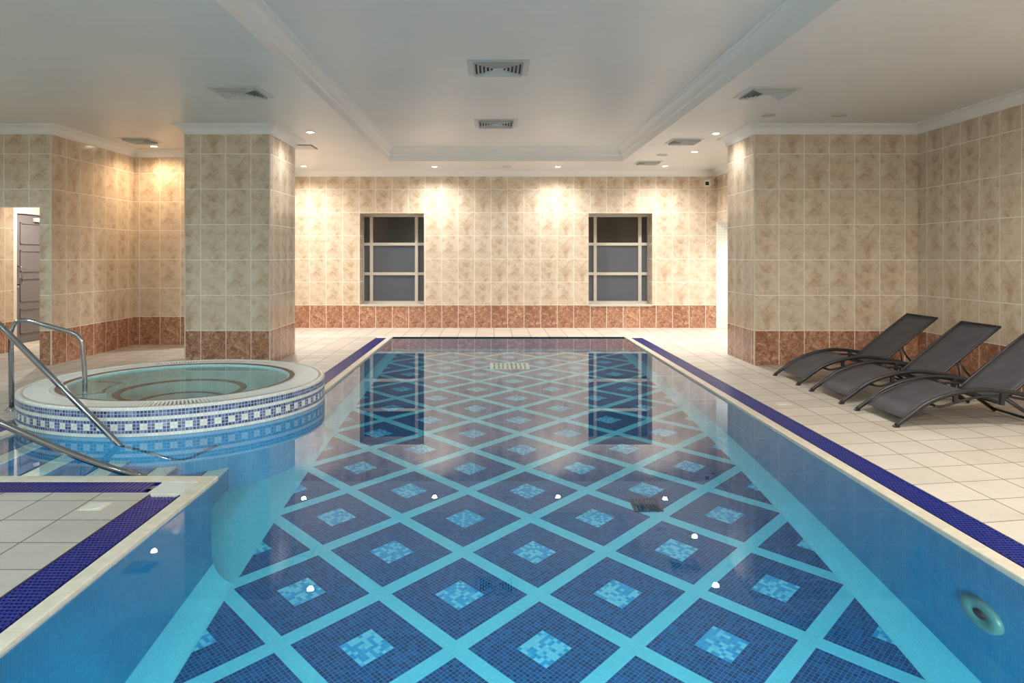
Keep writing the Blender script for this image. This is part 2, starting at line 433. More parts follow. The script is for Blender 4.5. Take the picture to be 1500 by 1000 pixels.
# ceiling: lower soffit with a raised tray over the pool
TX0, TX1, TY0, TY1 = -1.71, 2.14, -1.8, 11.85
def slab_with_hole(name, x0, x1, y0, y1, hx0, hx1, hy0, hy1, z, mat):
    mb = MB(); xs = [x0, hx0, hx1, x1]; ys = [y0, hy0, hy1, y1]; V = {(i, j): mb.bm.verts.new((xs[i], ys[j], z)) for i in range(4) for j in range(4)}
    for i in range(3):
        for j in range(3):
            if (i, j) != (1, 1): mb.bm.faces.new((V[i, j], V[i, j+1], V[i+1, j+1], V[i+1, j]))
    mb.keep = True
    return struct(mb.build(name, mat))
slab_with_hole('ceiling', XL, XR, YN, YB, TX0, TX1, TY0, TY1, ZC, M['ceil'])
mb = MB(); mb.poly([(TX0, TY0, ZU), (TX0, TY1, ZU), (TX1, TY1, ZU), (TX1, TY0, ZU)]); mb.keep = True
struct(mb.build('ceiling_tray', M['ceil']))
def sweep(name, path, prof, closed, mat, side=1):
    """moulding: profile of (offset from the wall, z) swept along a plan path with mitred corners; side = which hand the room lies on"""
    P = [Vector(p) for p in path]; n = len(P); mb = MB(); rings = []
    for i, p in enumerate(P):
        d0 = (p - P[i-1]).normalized() if (closed or i > 0) else None
        d1 = (P[(i+1) % n] - p).normalized() if (closed or i < n-1) else None
        d0 = d0 or d1; d1 = d1 or d0
        n0, n1 = Vector((d0.y, -d0.x)) * side, Vector((d1.y, -d1.x)) * side
        m = (n0 + n1); m = m / max(m.dot(n0), 1e-4)
        rings.append([mb.bm.verts.new((p.x + m.x*o, p.y + m.y*o, z)) for o, z in prof])
    for i in range(n if closed else n-1):
        A, B = rings[i], rings[(i+1) % n]
        for k in range(len(prof)-1): mb.bm.faces.new((A[k], A[k+1], B[k+1], B[k]))
    return struct(mb.build(name, mat))
def crown(h, p, z):
    c = [(0, z - h), (0.012, z - h), (0.016, z - h + 0.012)]
    for k in range(9):
        a = k / 8 * PI / 2
        c.append((0.018 + (p - 0.04) * (1 - math.cos(a)), z - h + 0.014 + (h - 0.036) * math.sin(a)))
    return c + [(p - 0.02, z - 0.016), (p - 0.004, z - 0.014), (p, z - 0.004), (p, z)]
sweep('trim_5', [(XL, YP), (-5.30, YP), (-5.30, 10.6), (XBL, 10.6), (XBL, YB), (4.09, YB), (4.09, 9.58), (3.137, 9.58), (3.137, YP), (XR, YP), (XR, YN), (XL, YN)], crown(0.112, 0.115, ZC), False, M['plaster'])
sweep('trim_6', [(CX0, CY0), (CX1, CY0), (CX1, CY1), (CX0, CY1)], crown(0.112, 0.115, ZC), True, M['plaster'])
tray = [(0, ZC), (0, ZC + 0.085), (0.006, ZC + 0.09)] + [(0.006 + o, z) for o, z in crown(0.128, 0.092, ZU)[2:]]
sweep('trim_7', [(TX0, TY0), (TX0, TY1), (TX1, TY1), (TX1, TY0)], tray, True, M['plaster'])

# ------------------------------------------------------------------ windows, door
for i, (x0, x1) in enumerate(WIN):
    mb = MB(); y0, y1 = YB, YW + 0.03
    for a, c, uv in (((x0, y0, WZ0), (x0, y1, WZ1), 0), ((x1, y0, WZ0), (x1, y1, WZ1), 0)):
        mb.poly([(a[0], y0, WZ0), (a[0], y1, WZ0), (a[0], y1, WZ1), (a[0], y0, WZ1)], [(0.02, WZ0), (0.25, WZ0), (0.25, WZ1), (0.02, WZ1)])
    mb.poly([(x0, y0, WZ1), (x0, y1, WZ1), (x1, y1, WZ1), (x1, y0, WZ1)], [(0.02, 0.5), (0.25, 0.5), (0.25, 0.7), (0.02, 0.7)])
    wo = struct(mb.build(f'window_{i+1}', M['tile']))
    wo['label'] = 'dark nine-pane window left of the pool axis' if i == 0 else 'dark nine-pane window on the side of the shower recess'
    sb = MB(); sb.box(x0, x1, y0 - 0.012, y1, WZ0 - 0.02, WZ0 + 0.012, bev=0.004); sb.build('sill', M['wframe'], wo)
    fb = MB()
    if i == 0: vs = [(x0, x0 + 0.012), (-2.315, -2.257), (-1.468, -1.409), (x1 - 0.012, x1)]
    else: vs = [(x0, x0 + 0.012), (1.897, 1.954), (2.737, 2.797), (x1 - 0.012, x1)]
    hs = [(WZ0, WZ0 + 0.055), (0.955, 1.008), (1.512, 1.565), (WZ1 - 0.045, WZ1)]
    for a, c in vs: fb.box(a, c, YW - 0.03, YW + 0.03, WZ0, WZ1)
    for a, c in hs: fb.box(x0, x1, YW - 0.028, YW + 0.03, a, c)
    fb.build('window_frame', M['wframe'], wo)
    for k in range(3):
        for j in range(3):
            pb = MB(); pb.box(vs[k][1], vs[k+1][0], YW + 0.004, YW + 0.012, hs[j][1], hs[j+1][0])
            pb.build('pane', M['pane_hi'] if j == 2 else M['pane_lo'], wo)

dx = -7.1
do = empty('door_1', (0, 0, 0)); struct(do); do['label'] = 'grey panelled door in the corridor behind the tiled opening'
Y0, Y1, DZ = 10.66, 11.44, 1.94
mb = MB(); mb.box(dx - 0.05, dx - 0.01, Y0, Y1, 0.005, DZ); lf = mb.build('door_leaf', M['door'], do)
for z0, z1 in ((0.14, 0.52), (0.62, 0.98), (1.07, 1.40), (1.49, 1.82)):
    for ya, yb in ((Y0 + 0.11, Y1 - 0.11),):
        mb = MB()
        for (a, c, e, g) in ((ya, yb, z0, z0 + 0.022), (ya, yb, z1 - 0.022, z1), (ya, ya + 0.022, z0, z1), (yb - 0.022, yb, z0, z1)):
            mb.box(dx - 0.012, dx + 0.006, a, c, e, g, bev=0.004)
        mb.build('panel_moulding', M['door'], lf)
mb = MB(); mb.tube([(dx - 0.01, Y0 + 0.06, 0.88), (dx + 0.045, Y0 + 0.06, 0.89), (dx + 0.055, Y0 + 0.06, 0.92), (dx + 0.055, Y0 + 0.06, 1.12), (dx + 0.045, Y0 + 0.06, 1.15), (dx - 0.01, Y0 + 0.06, 1.16)], 0.011)
mb.obox((dx - 0.006, Y0 + 0.06, 0.87), (1, 0, 0), (0, 1, 0), (0, 0, 1), 0.006, 0.022, 0.03); mb.build('door_handle', M['steel'], do)
mb = MB(); mb.box(dx - 0.01, dx + 0.05, Y0 + 0.42, Y0 + 0.68, 1.84, 1.90, bev=0.005); mb.build('door_closer', M['louv'], do)
mb = MB(); mb.box(dx - 0.06, dx + 0.025, Y0 - 0.08, Y0 - 0.003, 0, DZ + 0.085, bev=0.004); mb.box(dx - 0.06, dx + 0.025, Y1 + 0.003, Y1 + 0.08, 0, DZ + 0.085, bev=0.004)
mb.box(dx - 0.06, dx + 0.025, Y0 - 0.003, Y1 + 0.003, DZ + 0.008, DZ + 0.085, bev=0.004); mb.build('door_frame', M['doorf'], do)

# ------------------------------------------------------------------ deck
PX0, PX1, PY0, PY1 = -1.66, 2.17, 1.0, 11.67          # pool basin
SX, SY = -3.60, 4.23                                    # stair bay: west wall, near wall
TC, TR = Vector((-2.817, 6.49)), 1.26                   # hot tub centre and radius
def arc(a0, a1, r, n=40): return [(TC.x + r*math.cos(math.radians(a0 + (a1-a0)*k/n)), TC.y + r*math.sin(math.radians(a0 + (a1-a0)*k/n))) for k in range(n+1)]
RI = 1.235
def ang(x, s): dx_ = x - TC.x; return math.degrees(math.atan2(s*math.sqrt(RI*RI - dx_*dx_), dx_))
DZB = -0.07
mb = MB(); mb.prism([(2.397, YN), (XR, YN), (XR, 11.67), (2.397, 11.67)], DZB, 0.0); struct(mb.build('floor_right', M['deckR']))
mb = MB(); mb.prism([(XL, 11.67), (XR, 11.67), (XR, YB + 0.02), (XL, YB + 0.02)], DZB, 0.0); struct(mb.build('floor_back', M['deckB']))
mb = MB(); mb.prism([(-1.88, 11.67), (XL - 0.0, 11.67), (XL, YN), (-1.88, YN), (-1.88, 3.955), (-3.84, 3.955)] + arc(ang(-3.84, -1) , ang(-1.88, 1) - 360, RI), DZB, 0.0)
struct(mb.build('floor_left', M['deckL']))
mb = MB(); mb.prism([(-1.88, YN), (2.397, YN), (2.397, PY0 - 0.03), (-1.88, PY0 - 0.03)], DZB, 0.0); struct(mb.build('floor_front', M['deckB']))

# ------------------------------------------------------------------ pool
pool = empty('swimming_pool', (0, 0, 0)); tag(pool, 'long sunken swimming pool with blue diamond mosaic floor', 'swimming pool')
PD = -1.5
mb = MB(); mb.poly([(SX, PY0, PD), (PX1, PY0, PD), (PX1, PY1, PD), (SX, PY1, PD)]); mb.build('basin_floor', M['pfloor'], pool)
ZT = -0.008
def coved(name, x, s, y0, y1, mat=M['pwall']):
    """basin wall at x along y, rounded into the floor towards s"""
    prof = [(0, ZT), (0, PD + 0.36)] + [(0.13 * (1 - math.cos(a)), PD + 0.36 - 0.36 * math.sin(a)) for a in [k / 12 * PI / 2 for k in range(1, 13)]]
    mb = MB(); v = 0; L = [0]
    for p, q in zip(prof, prof[1:]): L.append(L[-1] + math.hypot(q[0]-p[0], q[1]-p[1]))
    R = [[mb.bm.verts.new((x + s*o, y, z)) for o, z in prof] for y in (y0, y1)]
    for k in range(len(prof)-1):
        f = mb.bm.faces.new((R[0][k], R[0][k+1], R[1][k+1], R[1][k])); f.smooth = True
        for lp, uv in zip(f.loops, ((y0, L[k]), (y0, L[k+1]), (y1, L[k+1]), (y1, L[k]))): lp[mb.uv].uv = uv
    return mb.build(name, mat, pool)
coved('basin_wall', PX1, -1, PY0, PY1)
coved('basin_wall', PX0, 1, PY0, SY)
coved('basin_wall', PX0, 1, 6.99, PY1)
def flatwall(x0, y0, x1, y1):
    L = math.hypot(x1-x0, y1-y0); mb = MB()
    mb.poly([(x0, y0, PD), (x1, y1, PD), (x1, y1, ZT), (x0, y0, ZT)], [(0, -PD), (L, -PD), (L, 0), (0, 0)]); return mb.build('basin_wall', M['pwall'], pool)
flatwall(SX, PY1, PX1, PY1); flatwall(SX, PY0, PX1, PY0); flatwall(SX, SY, PX0, SY); flatwall(SX, SY, SX, 5.5)
# coping strips, each rounded at the water
CW = dict(right=(2.14, 2.222, PY0, 11.67), leftfar=(-1.705, -1.63, 6.86, 11.67), slab=(-1.705, -1.63, PY0, 4.26), far=(-3.655, -1.705, 4.145, 4.26), west=(-3.655, -3.57, 4.26, 5.60), near=(-1.63, 2.14, PY0 - 0.03, PY0 + 0.05))
for k, (x0, x1, y0, y1) in CW.items():
    mb = MB(); g = lambda x, s_: TC.y + s_ * (math.sqrt(1.262**2 - (x - TC.x)**2) + 0.0)
    if k == 'leftfar': mb.prism([(x0, g(x0, 1)), (x1, g(x1, 1)), (x1, y1), (x0, y1)], -0.045, 0.0)
    elif k == 'west': mb.prism([(x0, y0), (x1, y0), (x1, g(x1, -1)), (x0, g(x0, -1))], -0.045, 0.0)
    else: mb.box(x0, x1, y0, y1, -0.045, 0.0, bev=0.006)
    mb.build('coping', M['cope'], pool)
# steps in the side bay
NS, TD, RS = 5, 0.314, 0.2
for k in range(NS):
    x0 = SX + TD * k; x1 = x0 + TD; zt = -0.05 - RS * (k + 1)
    tubf = lambda x: TC.y - math.sqrt(1.264**2 - (x - TC.x)**2)
    def block(xa, xb, za, zb):
        mb = MB(); mb.prism([(xa, SY), (xb, SY), (xb, tubf(xb)), ((xa+xb)/2, tubf((xa+xb)/2)), (xa, tubf(xa))], za, zb)
        for f in mb.bm.faces:
            for lp in f.loops:
                c = lp.vert.co; lp[mb.uv].uv = (c.y, c.x + c.z)
        return mb
    st = block(x0, x1, PD, zt).build('step', M['pwall'], pool)
    block(x1 - 0.125, x1 + 0.002, zt - 0.03, zt + 0.004).build('nosing', M['nosing'], st)
    block(x1 - 0.143, x1 - 0.125, zt - 0.01, zt + 0.003).build('nosing_line', M['dline'], st)
# drains and inlets
def slotted(name, x0, x1, y0, y1, z, n, mat, along='x'):
    mb = MB(); mb.box(x0, x1, y0, y0 + 0.015, z, z + 0.012); mb.box(x0, x1, y1 - 0.015, y1, z, z + 0.012); mb.box(x0, x0 + 0.015, y0, y1, z, z + 0.012); mb.box(x1 - 0.015, x1, y0, y1, z, z + 0.012)
    for k in range(n):
        c = x0 + (k + 0.5) * (x1 - x0) / n
        mb.box(c - 0.3 * (x1 - x0) / n, c + 0.3 * (x1 - x0) / n, y0, y1, z, z + 0.010)
    mb.box(x0 + 0.02, x1 - 0.02, (y0+y1)/2 - 0.006, (y0+y1)/2 + 0.006, z, z + 0.009)
    return mb.build(name, mat, pool)
mb = MB(); mb.box(-0.04, 0.52, 10.05, 10.55, PD, PD + 0.004); mb.build('drain_sump', M['channel'], pool)
slotted('floor_drain', -0.04, 0.52, 10.05, 10.55, PD + 0.004, 9, M['wdrain'])
slotted('floor_drain', 1.02, 1.23, 5.16, 5.38, PD + 0.002, 8, M['ddrain'])
def wall_inlet(x, s, y, z, R):
    mb = MB(); mb.lathe([(0.0001, 0.012), (R*0.3, 0.012), (R*0.32, 0.02), (R*0.86, 0.03), (R, 0.018), (R, 0)], n=48)
    o = mb.build('inlet_ring', M['aqua'], pool); o.location = (x, y, z); o.rotation_euler = (0, s * PI / 2, 0)
    mb = MB(); mb.lathe([(0.0001, 0.026), (R*0.26, 0.026), (R*0.28, 0.012)], n=32); c = mb.build('inlet_nozzle', M['channel'], o)
    return o
wall_inlet(PX1, -1, 3.17, -0.67, 0.13)
# unseen lamps added in the end wall below the camera to brighten the pool
for lx, ly, rot, wt in ((-0.9, PY0 + 0.001, 0, 60), (0.25, PY0 + 0.001, 0, 60), (1.4, PY0 + 0.001, 0, 60)):
    U = empty('added_underwater_lamp', (lx, ly, -0.72), rot); U.parent = pool
    mb = MB(); mb.lathe([(0.12, 0.0), (0.12, 0.014), (0.105, 0.02), (0.092, 0.012), (0.092, 0.0)], n=40); r_ = mb.build('added_lamp_ring', M['steel'], U); r_.rotation_euler = (-PI/2, 0, 0)
    mb = MB(); mb.disc(0.092, 0.010, n=40); mb.keep = True; r_ = mb.build('added_lamp_lens', M['ulens'], U); r_.rotation_euler = (-PI/2, 0, 0)
    ld = bpy.data.lights.new('added_pool_lamp', 'SPOT'); ld.shadow_soft_size = 0.08; ld.spot_size = math.radians(110); ld.spot_blend = 1.0; ld.energy = wt * 2.9; ld.color = (0.80, 1.0, 0.99)
    lo = bpy.data.objects.new('added_pool_lamp', ld); COL.objects.link(lo); lo.parent = U; lo.location = (0, 0.03, 0); lo.rotation_euler = (PI/2 - 0.22, 0, 0)
def added_small_lamp(parent, loc, rz, watt, tilt):  # small unseen lamp, added to light the water from inside
    U = empty('added_underwater_lamp', loc, rz); U.parent = parent
    mb = MB(); mb.lathe([(0.06, 0.0), (0.06, 0.012), (0.05, 0.016), (0.044, 0.01), (0.044, 0.0)], n=32); r_ = mb.build('added_lamp_ring', M['steel'], U); r_.rotation_euler = (-PI/2, 0, 0)
    mb = MB(); mb.disc(0.044, 0.008, n=32); mb.keep = True; r_ = mb.build('added_lamp_lens', M['ulens'], U); r_.rotation_euler = (-PI/2, 0, 0)
    ld = bpy.data.lights.new('added_pool_lamp', 'SPOT'); ld.shadow_soft_size = 0.04; ld.spot_size = math.radians(165); ld.spot_blend = 1.0; ld.energy = watt; ld.color = (0.80, 1.0, 0.99)
    lo = bpy.data.objects.new('added_pool_lamp', ld); COL.objects.link(lo); lo.parent = U; lo.location = (0, 0.03, 0); lo.rotation_euler = (PI/2 + tilt, 0, 0)
added_small_lamp(pool, (-2.85, SY + 0.001, -0.26), 0, 10, 0.0)  # this and the next: added to brighten the step bay
added_small_lamp(pool, (-2.2, SY + 0.001, -0.60), 0, 13, 0.0)
# perforated corner piece of the overflow channel and plain end plates
mb = MB(); mb.box(-1.91, -1.705, 3.92, 4.145, -0.03, -0.004)
for k in range(9): mb.box(-1.90, -1.72, 3.935 + k*0.0225, 3.947 + k*0.0225, -0.004, 0.001)
mb.build('corner_plate', M['plate'], pool)
for x0, x1 in ((2.222, 2.397), (-1.88, -1.705)):
    mb = MB(); mb.box(x0, x1, 11.52, 11.67, -0.03, 0.0, bev=0.003); mb.build('end_plate', M['plate'], pool)
# dark channels under the grates
for (x0, x1, y0, y1) in ((2.222, 2.397, PY0 - 0.03, 11.52), (-1.88, -1.705, 7.35, 11.52), (-1.88, -1.705, PY0 - 0.03, 3.955), (-3.84, -1.88, 3.955, 4.145), (-3.84, -3.655, 4.145, 5.54)):
    mb = MB(); mb.box(x0, x1, y0, y1, -0.065, -0.05); mb.build('overflow_channel', M['channel'], pool)

# overflow grates: cross bars with staggered links, one mesh each
def grate(name, x0, x1, y0, y1, along, label, pitch=0.026):
    mb = MB(); o_ = 0.004; x0 += o_; x1 -= o_; y0 += o_; y1 -= o_
    L, Wd = (y1 - y0, x1 - x0) if along == 'y' else (x1 - x0, y1 - y0)
    def bx(a0, a1, b0, b1, z0, z1):
        if along == 'y': mb.box(x0 + b0, x0 + b1, y0 + a0, y0 + a1, z0, z1)
        else: mb.box(x0 + a0, x0 + a1, y0 + b0, y0 + b1, z0, z1)
    nb = int(L / pitch)
    for k in range(nb):
        a = k * pitch
        bx(a, a + 0.0125, 0, Wd, -0.0035, -0.001)
        for j in range(9):
            c = (j + (0.25 if k % 2 else 0.75)) * Wd / 9
            bx(a + 0.0125, a + pitch, c - 0.004, c + 0.004, -0.0045, -0.002)
    bx(0, L, 0, 0.006, -0.02, -0.001); bx(0, L, Wd - 0.006, Wd, -0.02, -0.001)
    o = mb.build(name, M['grate'])
    return tag(o, label, 'grate', 'blue overflow grates around the pool')
grate('overflow_grate', 2.222, 2.397, 1.6, 11.52, 'y', 'long blue plastic overflow grate on the loungers side of the pool')
grate('overflow_grate', -1.88, -1.705, 7.37, 11.52, 'y', 'blue overflow grate between the hot tub and the far end of the pool')
grate('overflow_grate', -1.88, -1.705, 1.6, 3.92, 'y', 'blue overflow grate beside the pool on the near tiled corner')
grate('overflow_grate', -3.84, -1.91, 3.955, 4.145, 'x', 'blue overflow grate running crosswise in front of the pool steps')
grate('overflow_grate', -3.84, -3.655, 4.28, 5.53, 'y', 'short blue overflow grate at the top of the pool steps')

# water
ZW = -0.02
mb = MB()
pts = [(PX1, PY0), (PX1, PY1), (PX0, PY1)] + arc(math.degrees(math.atan2(math.sqrt(1.25**2 - (PX0-TC.x)**2), PX0-TC.x)), -math.degrees(math.acos((SX-TC.x)/1.25)), 1.25, 60) + [(SX, SY), (PX0, SY), (PX0, PY0)]
f = mb.bm.faces.new([mb.bm.verts.new((x, y, ZW)) for x, y in pts]); f.normal_update()
if f.normal.z < 0: f.normal_flip()
bmesh.ops.triangulate(mb.bm, faces=[f]); mb.keep = True
pw = mb.build('pool_water', M['pwater']); tag(pw, 'still clear water filling the pool, mirroring the windows and lamps', 'water', kind='stuff')

# ------------------------------------------------------------------ hot tub
tub = empty('hot_tub', (TC.x, TC.y, 0)); tag(tub, 'round raised hot tub with blue and white mosaic wall', 'hot tub')
ZR = 0.195
def tz(prof, name, mat, n=160, uvr=None, smooth=True, parent=tub):
    mb = MB(); mb.lathe(prof, n=n, uvr=uvr, smooth=smooth); return mb.build(name, mat, parent)
tz([(TR, PD + 0.002), (TR, ZR - 0.012)], 'tub_wall', M['tub'], n=176, uvr=308 * 0.0257 / (2*PI))
tz([(TR, ZR - 0.012), (TR - 0.003, ZR - 0.004), (TR - 0.012, ZR), (1.205, ZR), (1.205, ZR - 0.05), (1.02, ZR - 0.05), (1.02, ZR - 0.002)], 'rim', M['tubrim'], uvr=1.2)
tz([(1.203, ZR - 0.045), (1.022, ZR - 0.045)], 'overflow_trough', M['black'])
tz([(1.02, ZR - 0.002), (0.986, ZR - 0.002)], 'inner_rim', M['tubrim'], uvr=1.0)
tz([(0.986, ZR - 0.003), (0.94, ZR - 0.006)], 'dark_ring', M['tubdark'], uvr=0.96)
tz([(0.94, ZR - 0.006), (0.915, ZR - 0.012), (0.91, ZR - 0.03), (0.91, -0.22)], 'basin_side', M['tubw'], uvr=0.9)
tz([(0.91, -0.22), (0.56, -0.24)], 'bench', M['tubw'], uvr=0.7)
tz([(0.56, -0.236), (0.50, -0.238), (0.50, -0.28)], 'bench_nosing', M['tubdark'], uvr=0.5)
tz([(0.50, -0.28), (0.49, -0.68), (0.44, -0.70), (0.001, -0.70)], 'tub_well', M['tubw'], uvr=0.5)
tz([(0.40, -0.696), (0.34, -0.696)], 'floor_ring', M['tubdark'], uvr=0.4)
mb = MB()
for k in range(250):
    a = 2*PI*k/250; c, s_ = math.cos(a), math.sin(a)
    mb.obox((1.113*c, 1.113*s_, ZR - 0.008), (c, s_, 0), (-s_, c, 0), (0, 0, 1), 0.089, 0.0078, 0.007)
mb.lathe([(1.204, ZR - 0.016), (1.204, ZR - 0.002), (1.192, ZR - 0.002), (1.192, ZR - 0.016)], n=160)
mb.lathe([(1.034, ZR - 0.016), (1.034, ZR - 0.002), (1.022, ZR - 0.002), (1.022, ZR - 0.016)], n=160)
mb.build('overflow_grating', M['white'], tub)
# entry step under water by the handrail
mb = MB()
a0, a1 = math.radians(168), math.radians(214)
ring = []
for r in (0.905, 0.60):
    ring.append([mb.bm.verts.new((r*math.cos(a0+(a1-a0)*k/10), r*math.sin(a0+(a1-a0)*k/10), -0.03)) for k in range(11)])
low = [[mb.bm.verts.new((v.co.x, v.co.y, -0.23)) for v in R_] for R_ in ring]
for k in range(10):
    mb.bm.faces.new((ring[0][k], ring[0][k+1], ring[1][k+1], ring[1][k])); mb.bm.faces.new((ring[1][k], ring[1][k+1], low[1][k+1], low[1][k]))
for e in (0, 10): mb.bm.faces.new((ring[0][e], ring[1][e], low[1][e], low[0][e]))
es = mb.build('entry_step', M['tubw'], tub)
mb = MB()
for (p, q) in (((0.62, a0), (0.62, a1)), ((0.62, a0), (0.9, a0)), ((0.62, a1), (0.9, a1))):
    N_ = 12; pts = [((p[0]+(q[0]-p[0])*k/N_)*math.cos(p[1]+(q[1]-p[1])*k/N_), (p[0]+(q[0]-p[0])*k/N_)*math.sin(p[1]+(q[1]-p[1])*k/N_), -0.026) for k in range(N_+1)]
    for u_, w_ in zip(pts, pts[1:]):
        d = Vector(w_) - Vector(u_); mb.obox((Vector(u_)+Vector(w_))/2, d, Vector((-d.y, d.x, 0)), (0, 0, 1), d.length/2 + 0.004, 0.012, 0.003)
mb.build('step_nosing', M['tubdark'], es)
added_small_lamp(tub, (0.0, -0.905, -0.05), 0, 7, -0.15)  # unseen lamp added to brighten the tub interior
mb = MB(); mb.disc(0.912, 0.172, c=(TC.x, TC.y, 0), n=96); mb.keep = True
tw = mb.build('hot_tub_water', M['twater']); tag(tw, 'pale green water in the round hot tub', 'water', kind='stuff')

# ------------------------------------------------------------------ handrails
def bez(pts, n=8):
    """rounds the corners of a polyline: each inner point (x, y, z, radius)"""
    out = [Vector(pts[0][:3])]
    for i in range(1, len(pts)-1):
        p = Vector(pts[i][:3]); r = pts[i][3]
        a = p + (Vector(pts[i-1][:3]) - p).normalized() * r; c = p + (Vector(pts[i+1][:3]) - p).normalized() * r
        for k in range(n+1):
            t = k/n; out.append(a*(1-t)**2 + p*2*t*(1-t) + c*t*t)
    return out + [Vector(pts[-1][:3])]
def rail(name, pts, r, label, flange):
    o = empty(name, flange[0]); tag(o, label, 'handrail', 'steel handrails by the hot tub and pool steps')
    off = Vector(flange[0])
    mb = MB(); mb.tube([p - off for p in bez(pts)], r, n=16); mb.build('tube', M['steel'], o)
    for fl in flange:
        q = Vector(fl) - off
        mb = MB(); mb.lathe([(r*0.9, 0.03), (r*1.5, 0.026), (r*2.3, 0.008), (r*2.4, 0)], c=q, n=28); mb.build('base_flange', M['steel'], o)
    return o
rail('handrail', [(-4.075, 6.07, 0), (-4.09, 6.08, 0.80, 0.17), (-3.56, 6.20, 0.625, 0.10), (-3.535, 6.21, 0.30, 0.1), (-3.535, 6.21, -0.225)], 0.0205,
     'bent steel handrail reaching from the deck into the hot tub', [(-4.075, 6.07, 0)])
def stair_rail(y, dx_, yend, label):
    return rail('handrail', [(-4.02 + dx_, y, 0), (-4.02 + dx_, y, 0.91, 0.16), (-3.55 + dx_, y, 0.91, 0.13), (-2.19 + dx_, y, -0.45, 0.12), (-2.10 + dx_, yend, -0.46)], 0.0215, label, [(-4.02 + dx_, y, 0)])
stair_rail(5.03, 0.0, 5.435, 'steel handrail sloping into the pool in front of the hot tub')
rail('handrail', [(-4.0, 4.36, 0), (-4.0, 4.36, 0.86, 0.16), (-3.6, 4.36, 0.86, 0.2), (-3.25, 4.36, 0.405, 0.2), (-2.65, 4.36, 0.133, 0.2), (-2.29, 4.36, 0.0, 0.12), (-2.10, 4.33, -0.03, 0.05), (-2.02, 4.225, -0.06)], 0.0215,
     'steel handrail sloping into the pool along the near tiled corner', [(-4.0, 4.36, 0)])

# ------------------------------------------------------------------ sun loungers
def smooth_path(pts, n=6):
    """Catmull-Rom through the points"""
    P = [Vector(p) for p in pts]; P = [P[0]*2 - P[1]] + P + [P[-1]*2 - P[-2]]; out = []
    for i in range(1, len(P)-2):
        for k in range(n):
            t = k/n; a, b_, c, d = P[i-1], P[i], P[i+1], P[i+2]
            out.append(0.5*((2*b_) + (c-a)*t + (2*a-5*b_+4*c-d)*t*t + (3*b_-a-3*c+d)*t**3))
    return out + [P[-2]]
def sheet(line, y0, y1, th, mat, name, parent, sag=0.0):
    mb = MB(); n = 7; top, bot = [], []
    for i, (x, z) in enumerate(line):
        rt, rb = [], []
        for j in range(n+1):
            w = j/n; y = y0 + (y1-y0)*w; s_ = -sag * math.sin(PI*w)
            rt.append(mb.bm.verts.new((x, y, z + s_))); rb.append(mb.bm.verts.new((x, y, z + s_ - th)))
        top.append(rt); bot.append(rb)
    m = len(line)
    for i in range(m-1):
        for j in range(n):
            f = mb.bm.faces.new((top[i][j], top[i+1][j], top[i+1][j+1], top[i][j+1])); f.smooth = True
            f = mb.bm.faces.new((bot[i][j], bot[i][j+1], bot[i+1][j+1], bot[i+1][j])); f.smooth = True
        for j in (0, n): mb.bm.faces.new((top[i][j], top[i+1][j], bot[i+1][j], bot[i][j]))
    for i in (0, m-1):
        for j in range(n): mb.bm.faces.new((top[i][j], top[i][j+1], bot[i][j+1], bot[i][j]))
    return mb.build(name, mat, parent)
